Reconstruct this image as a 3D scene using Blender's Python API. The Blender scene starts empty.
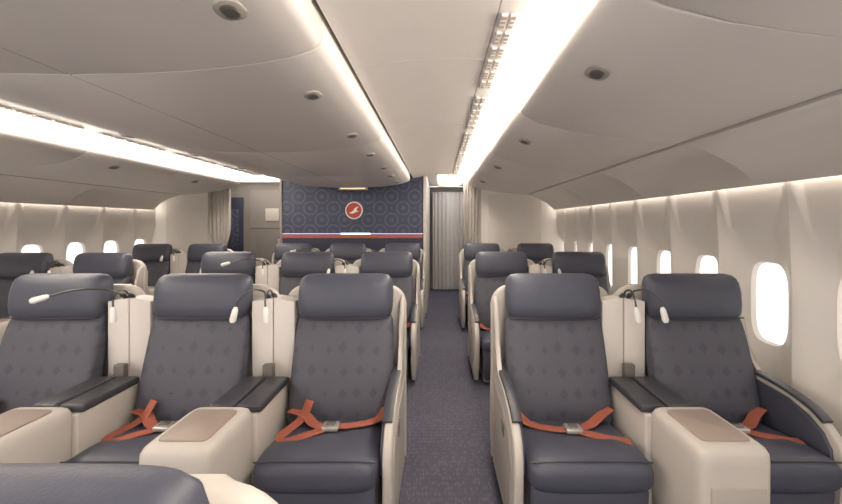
import bpy, bmesh, math, random
from mathutils import Vector, Matrix
random.seed(4)
F=411.0; CX=-1.39
scene=bpy.context.scene
def lin(c):
    c=c/255.0
    return c/12.92 if c<=0.04045 else ((c+0.055)/1.055)**2.4
def rgb(r,g,b): return (lin(r),lin(g),lin(b),1)

# ---------------- materials ----------------
def base_mat(name,col,rough=0.5,metal=0.0,spec=0.5):
    m=bpy.data.materials.new(name); m.use_nodes=True
    nt=m.node_tree; b=nt.nodes['Principled BSDF']
    b.inputs['Base Color'].default_value=col
    b.inputs['Roughness'].default_value=rough
    b.inputs['Metallic'].default_value=metal
    b.inputs['Specular IOR Level'].default_value=spec
    return m,nt,b
def noisy(name,c1,c2,scale=6,rough=0.5,bump=0.0,bscale=200,metal=0.0,spec=0.5):
    m,nt,b=base_mat(name,c1,rough,metal,spec)
    tc=nt.nodes.new('ShaderNodeTexCoord')
    n=nt.nodes.new('ShaderNodeTexNoise'); n.inputs['Scale'].default_value=scale; n.inputs['Detail'].default_value=3
    nt.links.new(tc.outputs['Object'],n.inputs['Vector'])
    mx=nt.nodes.new('ShaderNodeMix'); mx.data_type='RGBA'
    mx.inputs[6].default_value=c1; mx.inputs[7].default_value=c2
    nt.links.new(n.outputs['Fac'],mx.inputs[0]); nt.links.new(mx.outputs[2],b.inputs['Base Color'])
    if bump:
        n2=nt.nodes.new('ShaderNodeTexNoise'); n2.inputs['Scale'].default_value=bscale
        nt.links.new(tc.outputs['Object'],n2.inputs['Vector'])
        bp=nt.nodes.new('ShaderNodeBump'); bp.inputs['Strength'].default_value=bump; bp.inputs['Distance'].default_value=0.002
        nt.links.new(n2.outputs['Fac'],bp.inputs['Height']); nt.links.new(bp.outputs['Normal'],b.inputs['Normal'])
    return m
def emis(name,col,s):
    m,nt,b=base_mat(name,col,0.5)
    b.inputs['Emission Color'].default_value=col; b.inputs['Emission Strength'].default_value=s
    return m

M={}
M['white']=noisy('cabin_plastic',rgb(238,232,226),rgb(234,228,222),3,0.45,0.05,300)
M['bin']=noisy('bin_plastic',rgb(225,219,213),rgb(220,214,208),2,0.42,0.04,300)
M['wall']=noisy('sidewall_plastic',rgb(230,224,218),rgb(225,219,212),3,0.45,0.05,300)
M['dark']=noisy('gap_dark',rgb(54,50,48),rgb(64,60,56),8,0.8)
M['latch']=noisy('latch_grey',rgb(108,102,98),rgb(92,86,83),20,0.4)
M['shell']=noisy('seat_shell',rgb(192,185,178),rgb(185,178,171),4,0.45,0.1,400)
M['divider']=noisy('divider_shell',rgb(214,207,201),rgb(208,201,195),4,0.42,0.1,400)
M['shell2']=noisy('seat_shell_panel',rgb(174,167,160),rgb(166,159,152),4,0.5,0.1,400)
M['inset']=noisy('console_inset',rgb(156,141,132),rgb(146,131,122),10,0.5,0.15,300)
M['pad']=noisy('armrest_pad',rgb(66,66,72),rgb(56,56,62),12,0.4,0.3,300)
M['hleather']=noisy('headrest_leather',rgb(74,76,89),rgb(66,68,81),9,0.45,0.35,260)
M['belt']=noisy('belt_webbing',rgb(168,94,74),rgb(152,82,64),30,0.75,0.4,500)
M['metal']=noisy('buckle_metal',rgb(200,196,192),rgb(176,172,168),20,0.32,0.0,1,0.6)
M['lampw']=noisy('lamp_white',rgb(236,234,230),rgb(228,226,222),20,0.3)
M['lampd']=noisy('lamp_stem',rgb(90,88,88),rgb(70,68,68),20,0.35,0,1,0.5)
M['curtain']=noisy('curtain_fabric',rgb(190,184,178),rgb(176,170,164),8,0.85,0.3,500)
M['galley']=noisy('galley_panel',rgb(132,126,122),rgb(122,116,112),4,0.5)
M['cove']=emis('cove_light',(1.0,0.90,0.78,1),25.0)
M['wash']=emis('wash_light',(1.0,0.92,0.82,1),8.5)
M['galleylight']=emis('galley_light',(1.0,0.92,0.82,1),4.5)
M['pane']=emis('window_daylight',(1.0,0.97,0.93,1),1.25)
M['sign']=emis('sign_yellow',(1.0,0.78,0.42,1),1.0)
M['bluelight']=emis('blue_strip',(0.35,0.5,1.0,1),0.9)
M['whitelight']=emis('white_strip',(0.75,0.85,1.0,1),1.3)
M['corlight']=emis('corridor_light',(0.97,0.97,1.0,1),5.0)
M['red']=emis('red_strip',rgb(160,84,64),0.08)
M['navy']=noisy('navy_panel',rgb(46,50,68),rgb(40,44,60),4,0.5)
M['logo_r']=noisy('logo_red',rgb(176,60,50),rgb(160,52,44),10,0.4)
M['logo_w']=noisy('logo_white',rgb(225,220,216),rgb(215,210,206),10,0.4)

def leather():
    m,nt,b=base_mat('seat_leather',rgb(72,73,86),0.55)
    N=nt.nodes; L=nt.links
    tc=N.new('ShaderNodeTexCoord'); mp=N.new('ShaderNodeMapping')
    mp.inputs['Scale'].default_value=(11,0.001,9); L.new(tc.outputs['Object'],mp.inputs['Vector'])
    v=N.new('ShaderNodeTexVoronoi'); v.inputs['Scale'].default_value=1; v.inputs['Randomness'].default_value=0.2
    v.distance='MINKOWSKI'; v.inputs['Exponent'].default_value=1.0
    L.new(mp.outputs['Vector'],v.inputs['Vector'])
    r=N.new('ShaderNodeValToRGB'); r.color_ramp.elements[0].position=0.24; r.color_ramp.elements[0].color=(1,1,1,1)
    r.color_ramp.elements[1].position=0.40; r.color_ramp.elements[1].color=(0,0,0,1)
    L.new(v.outputs['Distance'],r.inputs['Fac'])
    n=N.new('ShaderNodeTexNoise'); n.inputs['Scale'].default_value=7; L.new(tc.outputs['Object'],n.inputs['Vector'])
    mx=N.new('ShaderNodeMix'); mx.data_type='RGBA'; mx.inputs[6].default_value=rgb(85,84,94); mx.inputs[7].default_value=rgb(75,75,86)
    L.new(n.outputs['Fac'],mx.inputs[0])
    mx2=N.new('ShaderNodeMix'); mx2.data_type='RGBA'; mx2.inputs[7].default_value=rgb(62,63,77)
    ml=N.new('ShaderNodeMath'); ml.operation='MULTIPLY'; ml.inputs[1].default_value=0.7
    L.new(r.outputs['Color'],ml.inputs[0]); L.new(ml.outputs[0],mx2.inputs[0]); L.new(mx.outputs[2],mx2.inputs[6])
    wv=N.new('ShaderNodeTexWave'); wv.inputs['Scale'].default_value=45; wv.inputs['Distortion'].default_value=2.0; wv.bands_direction='DIAGONAL'
    L.new(tc.outputs['Object'],wv.inputs['Vector'])
    mx3=N.new('ShaderNodeMix'); mx3.data_type='RGBA'; mx3.blend_type='MULTIPLY'; mx3.inputs[0].default_value=0.22
    L.new(mx2.outputs[2],mx3.inputs[6]); L.new(wv.outputs['Color'],mx3.inputs[7])
    L.new(mx3.outputs[2],b.inputs['Base Color'])
    n2=N.new('ShaderNodeTexNoise'); n2.inputs['Scale'].default_value=200; L.new(tc.outputs['Object'],n2.inputs['Vector'])
    bp=N.new('ShaderNodeBump'); bp.inputs['Strength'].default_value=0.6; bp.inputs['Distance'].default_value=0.002
    L.new(n2.outputs['Fac'],bp.inputs['Height'])
    bp2=N.new('ShaderNodeBump'); bp2.inputs['Strength'].default_value=0.3; bp2.inputs['Distance'].default_value=0.003; bp2.invert=True
    L.new(r.outputs['Color'],bp2.inputs['Height']); L.new(bp.outputs['Normal'],bp2.inputs['Normal']); L.new(bp2.outputs['Normal'],b.inputs['Normal'])
    return m
M['leather']=leather()
def carpet():
    m,nt,b=base_mat('carpet',rgb(80,80,96),0.95,0,0.1)
    N=nt.nodes; L=nt.links
    tc=N.new('ShaderNodeTexCoord'); mp=N.new('ShaderNodeMapping'); mp.inputs['Scale'].default_value=(55,22,1)
    L.new(tc.outputs['Object'],mp.inputs['Vector'])
    v=N.new('ShaderNodeTexVoronoi'); v.inputs['Scale'].default_value=1; v.inputs['Randomness'].default_value=0.5
    L.new(mp.outputs['Vector'],v.inputs['Vector'])
    r=N.new('ShaderNodeValToRGB'); r.color_ramp.elements[0].position=0.1; r.color_ramp.elements[0].color=rgb(108,105,114)
    r.color_ramp.elements[1].position=0.5; r.color_ramp.elements[1].color=rgb(89,88,101)
    L.new(v.outputs['Distance'],r.inputs['Fac'])
    n=N.new('ShaderNodeTexNoise'); n.inputs['Scale'].default_value=3; L.new(tc.outputs['Object'],n.inputs['Vector'])
    mx=N.new('ShaderNodeMix'); mx.data_type='RGBA'; mx.blend_type='MULTIPLY'; mx.inputs[0].default_value=0.25
    L.new(r.outputs['Color'],mx.inputs[6]); L.new(n.outputs['Fac'],mx.inputs[7]); L.new(mx.outputs[2],b.inputs['Base Color'])
    n2=N.new('ShaderNodeTexNoise'); n2.inputs['Scale'].default_value=300; L.new(tc.outputs['Object'],n2.inputs['Vector'])
    bp=N.new('ShaderNodeBump'); bp.inputs['Strength'].default_value=0.5; bp.inputs['Distance'].default_value=0.004
    L.new(n2.outputs['Fac'],bp.inputs['Height']); L.new(bp.outputs['Normal'],b.inputs['Normal'])
    return m
M['carpet']=carpet()
def bluewall():
    m,nt,b=base_mat('ornate_blue_wall',rgb(60,66,92),0.5)
    N=nt.nodes; L=nt.links
    tc=N.new('ShaderNodeTexCoord'); mp=N.new('ShaderNodeMapping'); mp.inputs['Scale'].default_value=(3.6,0.001,3.6)
    mp.inputs['Rotation'].default_value=(0,math.radians(45),0)
    L.new(tc.outputs['Object'],mp.inputs['Vector'])
    v=N.new('ShaderNodeTexVoronoi'); v.inputs['Scale'].default_value=1; v.inputs['Randomness'].default_value=0.0
    L.new(mp.outputs['Vector'],v.inputs['Vector'])
    s=N.new('ShaderNodeMath'); s.operation='MULTIPLY'; s.inputs[1].default_value=20; L.new(v.outputs['Distance'],s.inputs[0])
    sn=N.new('ShaderNodeMath'); sn.operation='SINE'; L.new(s.outputs[0],sn.inputs[0])
    n=N.new('ShaderNodeTexNoise'); n.inputs['Scale'].default_value=18; n.inputs['Detail'].default_value=4; L.new(tc.outputs['Object'],n.inputs['Vector'])
    ad=N.new('ShaderNodeMath'); ad.operation='MULTIPLY'; L.new(sn.outputs[0],ad.inputs[0]); L.new(n.outputs['Fac'],ad.inputs[1])
    r=N.new('ShaderNodeValToRGB'); r.color_ramp.elements[0].position=0.05; r.color_ramp.elements[0].color=rgb(52,57,78)
    r.color_ramp.elements[1].position=0.6; r.color_ramp.elements[1].color=rgb(78,83,104)
    L.new(ad.outputs[0],r.inputs['Fac']); L.new(r.outputs['Color'],b.inputs['Base Color'])
    return m
M['blue']=bluewall()

# ---------------- mesh builder ----------------
class MB:
    def __init__(s): s.bm=bmesh.new(); s.mats=[]
    def idx(s,k):
        if k not in s.mats: s.mats.append(k)
        return s.mats.index(k)
    def merge(s,t,mat):
        i=s.idx(mat)
        bmesh.ops.recalc_face_normals(t,faces=t.faces)
        for f in t.faces: f.material_index=i; f.smooth=True
        me=bpy.data.meshes.new('tmp'); t.to_mesh(me); t.free()
        s.bm.from_mesh(me); bpy.data.meshes.remove(me)
    def box(s,x0,x1,y0,y1,z0,z1,mat,bev=0.0,seg=3,rot=None):
        t=bmesh.new(); bmesh.ops.create_cube(t,size=1)
        c=Vector(((x0+x1)/2,(y0+y1)/2,(z0+z1)/2))
        for v in t.verts: v.co=Vector((v.co.x*(x1-x0),v.co.y*(y1-y0),v.co.z*(z1-z0)))
        if bev: bmesh.ops.bevel(t,geom=t.edges[:],offset=bev,segments=seg,profile=0.5,affect='EDGES')
        for v in t.verts:
            if rot: v.co=rot@v.co
            v.co+=c
        s.merge(t,mat)
    def loft(s,slices,mat,n=32):
        t=bmesh.new(); rings=[]
        for (c,u,w,a,b,e) in slices:
            c=Vector(c);u=Vector(u);w=Vector(w); ring=[]
            for k in range(n):
                th=2*math.pi*k/n; cc=math.cos(th); ss=math.sin(th)
                p=math.copysign(abs(cc)**(2/e),cc)*a; q=math.copysign(abs(ss)**(2/e),ss)*b
                ring.append(t.verts.new(c+u*p+w*q))
            rings.append(ring)
        for r0,r1 in zip(rings,rings[1:]):
            for k in range(n): t.faces.new((r0[k],r0[(k+1)%n],r1[(k+1)%n],r1[k]))
        t.faces.new(rings[0]); t.faces.new(rings[-1])
        s.merge(t,mat)
    def prism(s,pts,axis,a0,a1,mat,bev=0.0,seg=2):
        t=bmesh.new()
        def P(p,a): return (a,p[0],p[1]) if axis=='x' else ((p[0],a,p[1]) if axis=='y' else (p[0],p[1],a))
        A=[t.verts.new(P(p,a0)) for p in pts]; B=[t.verts.new(P(p,a1)) for p in pts]
        n=len(pts)
        fa=t.faces.new(A); fb=t.faces.new(B)
        for k in range(n): t.faces.new((A[k],A[(k+1)%n],B[(k+1)%n],B[k]))
        if bev:
            es=list(set(fa.edges[:]+fb.edges[:]))
            bmesh.ops.bevel(t,geom=es,offset=bev,segments=seg,profile=0.5,affect='EDGES')
        s.merge(t,mat)
    def tube(s,path,r,mat,n=8):
        P=[Vector(p) for p in path]; sl=[]
        for i,p in enumerate(P):
            d=(P[min(i+1,len(P)-1)]-P[max(i-1,0)]).normalized()
            up=Vector((0,0,1)) if abs(d.z)<0.9 else Vector((0,1,0))
            u=d.cross(up).normalized(); w=u.cross(d).normalized()
            rr=r[i] if isinstance(r,(list,tuple)) else r
            sl.append((p,u,w,rr,rr,2))
        s.loft(sl,mat,n)
    def ribbon(s,path,width,th,mat,up=None):
        P=[Vector(p) for p in path]; sl=[]
        for i,p in enumerate(P):
            d=(P[min(i+1,len(P)-1)]-P[max(i-1,0)]).normalized()
            U=Vector(up[i]) if up else Vector((0,0,1))
            u=d.cross(U).normalized(); w=u.cross(d).normalized()
            sl.append((p,u,w,width/2,th/2,5))
        s.loft(sl,mat,12)
    def mesh(s,name):
        me=bpy.data.meshes.new(name); s.bm.to_mesh(me); s.bm.free()
        for k in s.mats: me.materials.append(M[k])
        me.set_sharp_from_angle(angle=math.radians(38))
        return me
def put(me,name,loc=(0,0,0),rz=0):
    o=bpy.data.objects.new(name,me); o.location=loc; o.rotation_euler=(0,0,rz)
    scene.collection.objects.link(o); return o
def smooth_path(pts,sub=6):
    P=[Vector(p) for p in pts]; out=[]
    for i in range(len(P)-1):
        p0=P[max(i-1,0)];p1=P[i];p2=P[i+1];p3=P[min(i+2,len(P)-1)]
        for k in range(sub):
            t=k/sub
            out.append(0.5*((2*p1)+(-p0+p2)*t+(2*p0-5*p1+4*p2-p3)*t*t+(-p0+3*p1-3*p2+p3)*t**3))
    out.append(P[-1]); return out
X=Vector((1,0,0));Y=Vector((0,1,0));Z=Vector((0,0,1))

# ---------------- seat ----------------
def cush_z(x,y):
    t=(y+0.6)/0.5
    return 0.462-0.05*t + 0.012*(1-(x/0.28)**2)
def seat_mesh(kind,armL,armR,belt=0):
    b=MB()
    b.box(-0.25,0.25,-0.46,0.165,0.0,0.30,'shell2',0.02)
    sl=[]
    for (y,a,h,zc) in [(-0.605,0.20,0.02,0.385),(-0.60,0.25,0.05,0.387),(-0.585,0.266,0.068,0.389),(-0.55,0.276,0.078,0.392),(-0.45,0.28,0.08,0.387),(-0.30,0.28,0.08,0.372),(-0.15,0.278,0.08,0.355),(-0.05,0.27,0.07,0.34)]:
        sl.append(((0,y,zc),X,Z,a,h,4.2))
    b.loft(sl,'hleather',40)
    # cushion front seam
    b.tube([(-0.268,-0.575,0.452),(-0.14,-0.583,0.462),(0,-0.585,0.464),(0.14,-0.583,0.462),(0.268,-0.575,0.452)],0.004,'pad')
    sl=[]
    for (z,a,d,y) in [(0.34,0.262,0.03,-0.52),(0.30,0.266,0.038,-0.53),(0.18,0.264,0.038,-0.525),(0.08,0.26,0.034,-0.52),(0.055,0.24,0.02,-0.515)]:
        sl.append(((0,y,z),X,Y,a,d,4.5))
    b.loft(sl,'hleather',32)
    sl=[]
    for (z,a,d,y) in [(0.36,0.25,0.03,-0.09),(0.38,0.275,0.055,-0.09),(0.42,0.285,0.07,-0.082),(0.55,0.288,0.075,-0.05),(0.70,0.287,0.07,-0.012),(0.85,0.284,0.062,0.03),(0.93,0.278,0.055,0.055),(0.965,0.265,0.04,0.065),(0.975,0.24,0.02,0.066)]:
        sl.append(((0,y,z),X,Y,a,d,4.5))
    b.loft(sl,'leather',40)
    sl=[]
    for (z,a,d,y) in [(0.945,0.23,0.03,0.05),(0.952,0.255,0.055,0.05),(0.975,0.270,0.072,0.052),(1.03,0.277,0.08,0.058),(1.10,0.277,0.08,0.066),(1.15,0.272,0.075,0.074),(1.178,0.262,0.064,0.08),(1.195,0.243,0.045,0.084),(1.202,0.21,0.02,0.086)]:
        sl.append(((0,y,z),X,Y,a,d,4.0))
    b.loft(sl,'hleather',40)
    b.tube([( -0.262,-0.008,0.958),(0,-0.02,0.955),(0.262,-0.008,0.958)],0.004,'pad')
    wl=-0.345 if armL else -0.405; wr=0.345 if armR else 0.405
    TOP=1.12
    prof=[(wl,0.05),(wr,0.05)]
    for k in range(9):
        a=math.pi/2*k/8; prof.append((wr-0.12+0.12*math.cos(a),TOP-0.12+0.12*math.sin(a)))
    for k in range(9):
        a=math.pi/2+math.pi/2*k/8; prof.append((wl+0.12+0.12*math.cos(a),TOP-0.12+0.12*math.sin(a)))
    b.prism(prof,'y',0.17,0.23,'shell',0.02,3)
    b.box(-0.22,0.24,0.163,0.173,0.96,1.085,'inset',0.003)
    b.prism([(0.2,0.05),(0.38,0.05),(0.40,0.35),(0.33,0.7),(0.2,0.98)],'x',-0.33,0.33,'shell',0.02,2)
    def arm(sgn):
        def sp(a,c): return (a,c) if sgn>0 else (-c,-a)
        yz=[(0.17,0.03),(0.17,0.66)]
        yz+=[(0.0,0.655),(-0.15,0.645),(-0.28,0.632),(-0.40,0.605),(-0.48,0.565),(-0.535,0.51),(-0.56,0.44),(-0.56,0.36),(-0.54,0.25),(-0.50,0.12),(-0.46,0.03)]
        b.prism(yz,'x',*sp(0.295,0.338),'shell',0.014,3)
        wy=[(0.20,0.64),(0.20,1.05),(0.15,1.05),(0.105,1.01),(0.085,0.92),(0.065,0.80),(0.0,0.70),(-0.08,0.64)]
        b.prism(wy,'x',*sp(0.312,0.338),'shell',0.01,2)
        yz2=[(0.02,0.36),(0.02,0.63),(-0.15,0.622),(-0.28,0.61),(-0.39,0.58),(-0.47,0.53),(-0.51,0.47),(-0.52,0.36)]
        b.prism(yz2,'x',*sp(0.279,0.30),'hleather',0.008,2)
        yz3=[(0.10,0.10),(0.10,0.56),(-0.25,0.54),(-0.42,0.49),(-0.48,0.40),(-0.45,0.22),(-0.40,0.10)]
        b.prism(yz3,'x',*sp(0.335,0.342),'shell2',0.003,1)
        pts=smooth_path([(sgn*0.308,0.06,0.662),(sgn*0.308,-0.12,0.657),(sgn*0.308,-0.28,0.642),(sgn*0.308,-0.40,0.615),(sgn*0.308,-0.47,0.578)],4)
        b.ribbon(pts,0.05,0.02,'pad')
        b.box(*sp(0.336,0.346),-0.30,-0.22,0.42,0.48,'latch',0.003)
    if armL: arm(-1)
    if armR: arm(1)
    def strap(pts,w=0.058):
        P=[(x,y,cush_z(x,y)+0.008+dz) for (x,y,dz) in pts]
        b.ribbon(smooth_path(P,6),w,0.005,'belt')
    if belt==0:
        strap([(-0.15,-0.15,0.11),(-0.18,-0.21,0.03),(-0.235,-0.33,0.0),(-0.18,-0.40,0.0),(-0.08,-0.34,0.008),(0.0,-0.28,0.016)])
        strap([(-0.26,-0.14,0.06),(-0.17,-0.18,0.045),(-0.10,-0.25,0.02),(-0.03,-0.30,0.018)])
        strap([(0.26,-0.14,0.07),(0.22,-0.19,0.025),(0.12,-0.25,0.015),(0.03,-0.28,0.018)])
        bx,by=0.0,-0.29
    else:
        strap([(-0.26,-0.15,0.06),(-0.20,-0.22,0.015),(-0.10,-0.29,0.01),(-0.02,-0.32,0.016)])
        strap([(0.26,-0.14,0.07),(0.20,-0.17,0.04),(0.10,-0.26,0.015),(0.02,-0.30,0.018)])
        strap([(0.02,-0.33,0.014),(0.10,-0.36,0.004),(0.20,-0.39,0.0),(0.25,-0.40,0.0)],0.06)
        bx,by=-0.0,-0.32
    z=cush_z(bx,by)+0.026
    b.box(bx-0.042,bx+0.042,by-0.036,by+0.036,z-0.01,z+0.014,'metal',0.007)
    b.box(bx-0.022,bx+0.022,by-0.014,by+0.022,z+0.012,z+0.02,'latch',0.003)
    return b.mesh(kind)
S={}
for kind,(l,r,bt) in {'R':(0,1,0),'L':(1,0,1),'C':(0,0,0),'W':(0,1,1),'V':(1,0,0)}.items():
    S[kind]=seat_mesh('seat_'+kind,l,r,bt)

# ---------------- console between seats ----------------
def console_mesh(dx):
    b=MB()
    w=0.143
    sl=[]
    # rounded box body lofted upward, soft shoulders
    for (z,hw,hd) in [(0.0,w-0.004,0.192),(0.30,w-0.002,0.195),(0.58,w,0.197),(0.615,w-0.002,0.195),(0.632,w-0.010,0.187),(0.641,w-0.024,0.174),(0.643,w-0.05,0.15)]:
        sl.append(((dx,-0.625,z),X,Y,hw,hd,9))
    b.loft(sl,'shell',48)
    sl=[]
    for (z,hw,hd) in [(0.636,0.100,0.135),(0.648,0.100,0.135),(0.652,0.094,0.129)]:
        sl.append(((dx,-0.628,z),X,Y,hw,hd,10))
    b.loft(sl,'inset',40)
    b.box(dx-0.105,dx+0.105,-0.829,-0.81,0.12,0.50,'shell2',0.004)
    b.box(dx-0.07,dx+0.07,-0.834,-0.826,0.40,0.415,'latch',0.002)
    b.box(-0.11,0.11,-0.44,0.06,0.0,0.60,'shell',0.012)
    b.box(-0.125,-0.006,-0.425,-0.05,0.60,0.64,'pad',0.012)
    b.box(0.006,0.125,-0.425,-0.05,0.60,0.64,'pad',0.012)
    b.box(-0.03,0.03,-0.05,-0.01,0.60,0.70,'latch',0.006)
    for sg in (-1,1):
        x0,x1=(0.002,0.126) if sg>0 else (-0.126,-0.002)
        pr=[(x0,0.5),(x1,0.5),(x1,1.045),(x0,1.065)] if sg>0 else [(x0,0.5),(x1,0.5),(x1,1.065),(x0,1.045)]
        b.prism(pr,'y',0.03,0.165,'divider',0.008,2)
    return b.mesh('seat_console')
CONR=console_mesh(0.05); CONL=console_mesh(-0.045)
def lamp_mesh(pose):
    b=MB()
    if pose=='out_l': pts=[(0,0.03,0.0),(-0.01,0.0,0.028),(-0.05,-0.05,0.04),(-0.10,-0.09,0.0),(-0.115,-0.10,-0.05)]
    elif pose=='out_r': pts=[(0,0.03,0.0),(0.01,0.0,0.028),(0.05,-0.05,0.04),(0.10,-0.09,0.0),(0.115,-0.10,-0.05)]
    elif pose=='down': pts=[(0,0.03,0.0),(0,-0.0,0.028),(0.005,-0.05,0.035),(0.005,-0.09,0.0),(0.01,-0.10,-0.05)]
    else: pts=[(0,0.03,0.0),(-0.02,-0.02,0.03),(-0.09,-0.07,0.05),(-0.18,-0.11,0.045),(-0.27,-0.14,0.02)]
    P=smooth_path(pts,6)
    b.tube(P,0.0055,'lampd')
    b.tube([(0,0.07,-0.04),(0,0.06,-0.015),(0,0.045,-0.005),(0,0.03,0.0),(0,0.02,0.005)],[0.014,0.014,0.015,0.013,0.007],'lampd',12)
    e=P[-1]; d=(P[-1]-P[-3]).normalized()
    hp=[e-d*0.005,e+d*0.005,e+d*0.02,e+d*0.07,e+d*0.082]
    b.tube(hp,[0.007,0.013,0.016,0.018,0.012],'lampw',14)
    return b.mesh('reading_lamp_'+pose)
LM={k:lamp_mesh(k) for k in('out_l','out_r','down','reach')}

def con(x,y,me,lamps=('out_l','down')):
    put(me,'seat_console',(x,y,0))
    for lx,k in zip((-0.04,0.0) if lamps[0]!='down' else (0.0,0.04),lamps):
        if k: put(LM[k],'reading_lamp',(x+lx,y,1.085))
def row_center(y):
    put(S['V'],'passenger_seat',(CX-0.846,y,0))
    put(S['C'],'passenger_seat',(CX,y,0))
    put(S['R'],'passenger_seat',(CX+0.846,y,0))
    con(CX-0.423,y,CONL,('reach','down')); con(CX+0.423,y,CONL)
XR1,XR2=0.677,1.503
XL1,XL2=2*CX-XR1,2*CX-XR2
def row_right(y):
    put(S['L'],'passenger_seat',(XR1,y,0)); put(S['W'],'passenger_seat',(XR2,y,0))
    con((XR1+XR2)/2,y,CONR,('down','out_r'))
def row_left(y):
    put(S['R'],'passenger_seat',(XL1,y,0)); put(S['V'],'passenger_seat',(XL2,y,0))
    con((XL1+XL2)/2,y,CONL)
for y in (2.38,4.33,6.28): row_center(y)
for y in (2.38,4.33,6.28): row_right(y)
for y in (2.25,4.18,6.1): row_left(y)
put(S['R'],'passenger_seat',(CX+0.842,0.395,0))

# ---------------- cabin shell ----------------
Y0,Y1=-1.6,6.93
b=MB(); b.box(-4.95,2.17,Y0,9.7,-0.08,0.0,'carpet'); put(b.mesh('floor'),'floor')
b=MB(); b.box(-4.95,2.17,Y0,9.7,2.62,2.70,'white'); put(b.mesh('ceiling_roof'),'ceiling')

def mir(p): return (2*CX-p[0],p[1])
def shrink(poly,d):
    cx=sum(p[0] for p in poly)/len(poly); cz=sum(p[1] for p in poly)/len(poly)
    out=[]
    n=len(poly)
    for i,p in enumerate(poly):
        a=Vector((poly[i-1][0],poly[i-1][1])); c=Vector((poly[(i+1)%n][0],poly[(i+1)%n][1]))
        t=(c-a).normalized(); nn=Vector((-t.y,t.x)); q=Vector(p)
        if (Vector((cx,cz))-q).dot(nn)<0: nn=-nn
        q=q+nn*d; out.append((q.x,q.y))
    return out
binprof=[(0.48,2.205),(0.492,2.172),(0.53,2.14),(0.62,2.098),(0.80,2.055),(1.0,2.025),(1.25,1.996),(1.40,1.984),(1.445,1.984),(1.458,1.992),(1.462,2.01),(1.465,2.55),(0.55,2.55),(0.50,2.40)]
seams=[Y0,-0.2,1.13,2.48,3.83,5.18,6.80]
def latch(b,x,y,z,ang,s=1.0):
    R=Matrix.Rotation(ang,3,'Y')
    for (w,d,h,m,o) in ((0.085,0.05,0.012,'shell2',0),(0.06,0.03,0.014,'latch',-0.003)):
        sl=[]
        for (k,hh) in ((0.85,-h/2),(1,-h/4),(1,h/4),(0.85,h/2)):
            sl.append((Vector((x,y,z))+R@Vector((0,0,hh+o)),R@X,Y,d*k*0.5*s*1.3,w*k*0.5*s,2.5))
        b.loft(sl,m,20)
for side in (0,1):
    f=(lambda p:p) if side==0 else mir
    for a,c in zip(seams,seams[1:]):
        b=MB(); b.prism([f(p) for p in binprof],'y',a+0.0045,c-0.0045,'bin',0.006,2)
        if c<6.7: b.prism([f(p) for p in shrink(binprof,0.010)],'y',c-0.005,c+0.004,'dark')
        yc=a+(c-a)*0.36
        lp=f((0.625,2.094)); latch(b,lp[0],yc,lp[1],math.radians(20 if side==0 else -20),1.35)
        put(b.mesh('overhead_bin_side'),'overhead_bin')
    b=MB()
    psu=[(1.488,1.980),(1.53,1.970),(1.66,1.925),(1.80,1.845),(1.90,1.765),(1.925,1.735),(1.94,1.735),(1.945,1.76),(1.88,1.86),(1.70,1.99),(1.490,2.03)]
    for a,c in zip(seams,seams[1:]):
        b.prism([f(p) for p in psu],'y',a+0.002,c-0.002,'bin',0.003,1)
    b.prism([f(p) for p in [(1.467,1.998),(1.492,1.998),(1.492,2.3),(1.467,2.3)]],'y',Y0,6.79,'dark')
    put(b.mesh('service_panel'),'ceiling_service_panel')
    b=MB(); w=[(1.955,1.80),(2.01,1.80),(2.01,1.82),(1.955,1.82)]
    b.prism([f(p) for p in w],'y',Y0,6.9,'wash'); put(b.mesh('wash'),'sidewall_wash_light')
    cp=[(-0.42,2.27),(-0.25,2.305),(-0.05,2.325),(0.12,2.328),(0.232,2.322)]
    top=[(p[0],p[1]+0.03) for p in cp][::-1]
    cs=[Y0,-0.6,0.72,2.05,3.40,4.75,6.1,Y1]
    b=MB()
    for a,c in zip(cs,cs[1:]): b.prism([f(p) for p in cp+top],'y',a+0.0025,c-0.0025,'white')
    b.prism([f(p) for p in [(-0.42,2.31),(0.3,2.37),(0.49,2.42),(0.49,2.45),(-0.42,2.45)]],'y',Y0,Y1,'latch')
    b.prism([f(p) for p in [(0.236,2.322),(0.328,2.316),(0.328,2.34),(0.236,2.345)]],'y',Y0,Y1,'white')
    put(b.mesh('aisle_ceiling'),'ceiling_panel')
    b=MB(); y=Y0+0.05; k=0
    while y<Y1-0.1:
        if k%7!=6:
            for xo in (0.262,0.298):
                p0=f((xo-0.012,2.3155)); p1=f((xo+0.012,2.3135))
                b.box(min(p0[0],p1[0]),max(p0[0],p1[0]),y,y+0.12,2.311,2.325,'bin')
                for j in range(3):
                    b.box(min(p0[0],p1[0])+0.003,max(p0[0],p1[0])-0.003,y+0.012+j*0.036,y+0.030+j*0.036,2.3098,2.3115,'inset')
        y+=0.15; k+=1
    put(b.mesh('vent'),'air_vent_grille')
    b=MB(); b.prism([f(p) for p in [(0.342,2.318),(0.478,2.235),(0.488,2.25),(0.350,2.335)]],'y',Y0,6.9,'cove')
    put(b.mesh('cove'),'ceiling_cove_light')
half=[(0.955,2.205),(0.948,2.18),(0.92,2.158),(0.84,2.13),(0.7,2.103),(0.5,2.08),(0.25,2.067),(0.003,2.062)]
cse=[Y0,-0.1,1.55,3.25,4.9,6.4]
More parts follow.
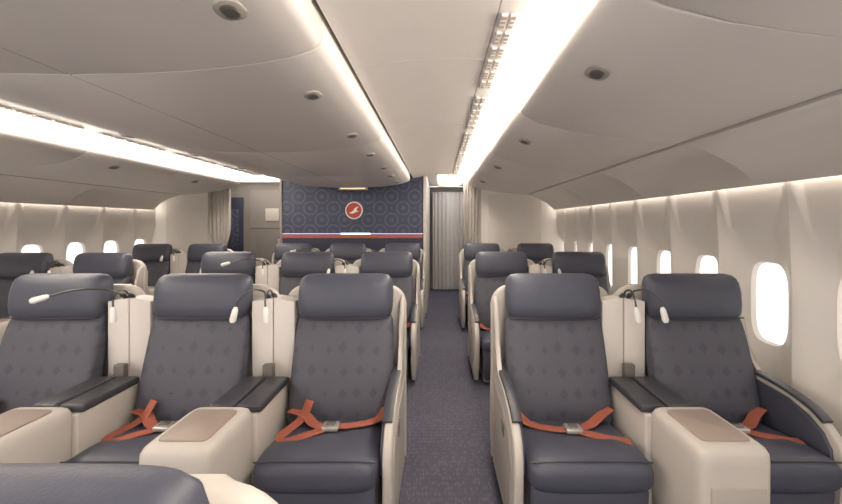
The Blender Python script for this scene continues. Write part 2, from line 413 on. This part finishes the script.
for sg in (-1,1):
    pr=[(CX+sg*p[0],p[1]) for p in half]+[(CX+sg*0.003,2.58),(CX+sg*0.9,2.58),(CX+sg*0.945,2.40)]
    for i,(a,c) in enumerate(zip(cse,cse[1:])):
        b=MB(); b.prism(pr,'y',a+0.0045,c-0.0045,'bin',0.006,2)
        if i<len(cse)-2: b.prism(shrink(pr,0.010),'y',c-0.005,c+0.004,'dark')
        for t in (0.25,0.78):
            latch(b,CX+sg*0.79,a+(c-a)*t,2.118,math.radians(-12*sg),1.25)
        put(b.mesh('overhead_bin_centre'),'overhead_bin')

# sidewalls with windows
def xw(z): 
    return 2.06-0.05*max(0,z-1.0)**2-0.05*max(0,0.6-z)
def sidewall(side,centers,hy):
    t=MB(); bm=bmesh.new(); pn=bmesh.new()
    def P(y,z,d):
        x=xw(z)+d
        if side: x=2*CX-x
        return (x,y,z)
    zc0=0.995; z0,z1=0.40,1.85
    N=72
    for c in centers:
        def se(a,bb,e,d,zc=zc0,B=bm):
            out=[]
            for k in range(N):
                th=2*math.pi*(k+0.0)/N; cc=math.cos(th); ss=math.sin(th)
                out.append(B.verts.new(P(c+math.copysign(abs(cc)**(2/e),cc)*a, zc+math.copysign(abs(ss)**(2/e),ss)*bb,d)))
            return out
        rect=[]; zc=zc0
        for k in range(N):
            th=2*math.pi*k/N
            cc=math.cos(th); ss=math.sin(th)
            dx=math.copysign(abs(cc)**0.6,cc)*hy; dz=math.copysign(abs(ss)**0.6,ss)*0.6
            hz=(z1-zc) if dz>0 else (zc-z0)
            s=min(hy/abs(dx) if abs(dx)>1e-6 else 9e9, hz/abs(dz) if abs(dz)>1e-6 else 9e9)
            rect.append([c+dx*s,zc+dz*s])
        for (cy,cz) in ((c+hy,z1),(c-hy,z1),(c+hy,z0),(c-hy,z0)):
            i=min(range(N),key=lambda i:(rect[i][0]-cy)**2+(rect[i][1]-cz)**2); rect[i]=[cy,cz]
        R=[[bm.verts.new(P(y,z,-0.055 if abs(abs(y-c)-hy)<1e-4 else -0.02)) for y,z in rect]]
        R.append(se(0.275,0.50,4.2,-0.045)); R.append(se(0.245,0.42,3.8,-0.018))
        R.append(se(0.205,0.345,3.6,0.014)); R.append(se(0.170,0.29,3.6,0.042)); R.append(se(0.148,0.262,3.6,0.055)); R.append(se(0.139,0.252,3.6,0.088))
        for r0,r1 in zip(R,R[1:]):
            for k in range(N): bm.faces.new((r0[k],r0[(k+1)%N],r1[(k+1)%N],r1[k]))
        pn.faces.new(se(0.141,0.255,3.6,0.086,zc0,pn))
        q=[bm.verts.new(P(y,z,-0.04)) for y,z in ((c-hy,0),(c+hy,0),(c+hy,z0),(c-hy,z0))]; bm.faces.new(q)
    t.merge(bm,'wall')
    me=t.mesh('wall')
    put(me,'wall_left' if side else 'wall_right')
    t=MB(); t.merge(pn,'pane'); put(t.mesh('windows'),'window_2' if side else 'window_1')
    t=MB(); xo=2*CX-2.17 if side else 2.17
    t.box(min(xo,xo+(-0.03 if side else 0.03)),max(xo,xo+(-0.03 if side else 0.03)),Y0,9.7,0,2.65,'white')
    put(t.mesh('outer'),'wall_left_outer' if side else 'wall_right_outer')
sidewall(0,[2.63+0.6*k for k in range(-7,8)],0.3)
sidewall(1,[4.96+0.6*k for k in range(-10,4)],0.3)

for side in (0,1):
    f=(lambda p:p) if side==0 else mir
    b=MB(); b.prism([f(p) for p in [(1.985,0.0),(1.945,0.0),(1.95,0.36),(1.965,0.40),(1.988,0.42)]],'y',Y0,6.9,'shell2')
    put(b.mesh('base'),'baseboard_left' if side else 'baseboard_right')

# ---------------- bulkhead and beyond ----------------
HT=2.36
b=MB(); b.box(-2.65,-0.24,6.95,7.08,0.0,HT,'blue')
b.box(-2.65,-0.24,6.942,6.952,0.0,1.25,'navy')
b.box(-2.67,-2.63,6.93,7.09,0,HT,'galley',0.008); b.box(-0.25,-0.19,6.93,7.09,0,HT,'shell',0.008)
b.box(-2.63,-0.26,6.93,6.952,1.262,1.325,'red')
b.box(-2.63,-0.26,6.935,6.952,1.33,1.342,'bluelight')
b.box(-1.64,-1.14,6.925,6.935,1.322,1.350,'whitelight')
put(b.mesh('bulk'),'wall_front')
def disc(b,x,y,z,r,d,mat,n=40):
    b.loft([((x,y,z),X,Z,r,r,2),((x,y-d,z),X,Z,r*0.98,r*0.98,2)],mat,n)
b=MB(); lx,lz=CX-0.03,1.73
disc(b,lx,6.955,lz,0.15,0.015,'logo_w'); disc(b,lx,6.942,lz,0.130,0.008,'logo_r')
bird=[(-0.085,-0.045),(-0.045,-0.03),(-0.01,-0.005),(0.01,0.03),(0.04,0.055),(0.085,0.06),(0.06,0.04),(0.045,0.015),(0.05,-0.005),(0.08,-0.02),(0.04,-0.025),(0.01,-0.045),(-0.03,-0.055)]
b.prism([(lx+p[0],lz+p[1]) for p in bird],'y',6.926,6.936,'logo_w')
put(b.mesh('emblem'),'wall_emblem')

b=MB(); b.box(-4.9,2.15,6.95,7.05,HT,2.62,'white',0.0); put(b.mesh('hdr'),'wall_header')
b=MB(); b.box(0.72,2.15,6.96,7.04,0,HT,'white',0.0); b.box(0.66,0.73,6.94,7.08,0,HT,'shell',0.01); b.box(0.85,1.75,6.95,6.962,0.9,2.0,'bin',0.004)
put(b.mesh('pr'),'partition_panel')
b=MB(); b.box(-4.93,-3.72,6.96,7.04,0,HT,'white',0.0); b.box(-3.74,-3.66,6.94,7.08,0,HT,'shell',0.01); b.box(-4.6,-3.9,6.95,6.962,0.9,2.0,'bin',0.004)
put(b.mesh('pl'),'partition_panel')
b=MB()
b.box(-4.9,2.15,7.05,9.7,HT+0.02,HT+0.05,'white'); put(b.mesh('c2'),'ceiling_galley')
b=MB(); b.box(-0.25,-0.19,7.08,9.6,0,HT,'shell'); b.box(0.70,0.76,7.08,9.6,0,HT,'white'); b.box(-0.25,0.76,9.55,9.62,0,HT,'galley')
put(b.mesh('cor'),'wall_corridor')
b=MB(); b.box(0.0,0.5,7.3,9.1,HT+0.005,HT+0.019,'corlight'); put(b.mesh('cl'),'corridor_ceiling_light')
b=MB(); b.box(-4.2,-2.7,7.4,8.3,HT+0.005,HT+0.019,'galleylight'); put(b.mesh('cl'),'galley_ceiling_light')
b=MB(); b.box(-3.95,-2.6,8.5,8.6,0,HT,'galley')
b.box(-3.88,-3.25,8.485,8.502,0.1,2.2,'galley',0.004); b.box(-3.22,-2.68,8.485,8.502,0.1,2.2,'galley',0.004)
b.box(-3.56,-3.28,8.47,8.49,1.56,1.82,'shell',0.006); b.box(-3.3,-3.27,8.47,8.49,1.0,1.2,'metal',0.004)
b.box(-3.88,-2.68,8.48,8.49,1.40,1.42,'latch')
put(b.mesh('gal'),'galley_wall')
b=MB(); b.box(-4.9,-3.95,8.5,8.6,0,HT,'galley'); b.box(-4.34,-4.02,8.46,8.5,0.1,2.05,'navy',0.01); b.box(-4.27,-4.09,8.45,8.465,1.0,1.8,'blue',0.01)
put(b.mesh('door'),'door_1')
b=MB(); b.box(-2.66,-2.60,7.08,8.5,0,HT,'galley'); put(b.mesh('gr'),'wall_galley_side')

def curtain(name,x0,x1,y,z0,z1,pleats,pinch=None,amp=0.03):
    t=bmesh.new(); nx=pleats*8; nz=24; g=[]
    for j in range(nz+1):
        v=j/nz; z=z0+(z1-z0)*v; s=1
        if pinch: s=1-0.45*math.exp(-((z-pinch)/0.22)**2)
        row=[]
        for i in range(nx+1):
            u=i/nx; xc=(x0+x1)/2
            row.append(t.verts.new((xc+(u-0.5)*(x1-x0)*s, y+amp*math.sin(u*pleats*2*math.pi+0.5*math.sin(3*v))*(0.7+0.3*math.sin(u*9)), z)))
        g.append(row)
    for j in range(nz):
        for i in range(nx): t.faces.new((g[j][i],g[j][i+1],g[j+1][i+1],g[j+1][i]))
    b=MB(); b.merge(t,'curtain')
    if pinch: b.box((x0+x1)/2-(x1-x0)*0.3,(x0+x1)/2+(x1-x0)*0.3,y-amp-0.012,y+amp+0.012,pinch-0.02,pinch+0.02,'shell2',0.008)
    b.tube([(x0-0.02,y,z1+0.012),(x1+0.02,y,z1+0.012)],0.012,'metal')
    put(b.mesh(name),name)
curtain('curtain',-0.12,0.66,9.3,0.02,2.20,9)
curtain('curtain',0.42,0.66,6.86,0.05,2.27,5,1.05,0.035)
curtain('curtain',-3.84,-3.46,6.86,0.05,2.27,6,1.05,0.035)

b=MB(); b.box(CX-0.24,CX+0.24,6.70,6.76,2.055,2.25,'shell2',0.012); b.box(CX-0.20,CX+0.20,6.69,6.702,2.07,2.12,'sign',0.003)
put(b.mesh('exit'),'exit_sign')
b=MB(); b.box(0.0,0.34,6.88,6.93,2.12,2.24,'white',0.01); b.box(0.04,0.30,6.873,6.882,2.145,2.20,'sign',0.003)
b.box(0.15,0.19,6.895,6.915,2.23,2.33,'white'); put(b.mesh('exit'),'exit_sign')

# ---------------- world, camera ----------------
w=bpy.data.worlds.new('World'); scene.world=w; w.use_nodes=True
bg=w.node_tree.nodes['Background']; bg.inputs[0].default_value=(1.0,0.94,0.88,1); bg.inputs[1].default_value=2.4  # warm fill added through the open rear end to light the seat fronts
cam=bpy.data.cameras.new('Camera'); co=bpy.data.objects.new('Camera',cam); scene.collection.objects.link(co)
cam.sensor_fit='HORIZONTAL'; cam.sensor_width=36; cam.lens=36*F/842
cam.shift_x=-17/842; cam.shift_y=-28/842; cam.clip_start=0.02
co.location=(0,0,1.5); co.rotation_euler=(math.pi/2,0,0); scene.camera=co
scene.view_settings.view_transform='Standard'; scene.view_settings.look='None'
scene.view_settings.exposure=0.0
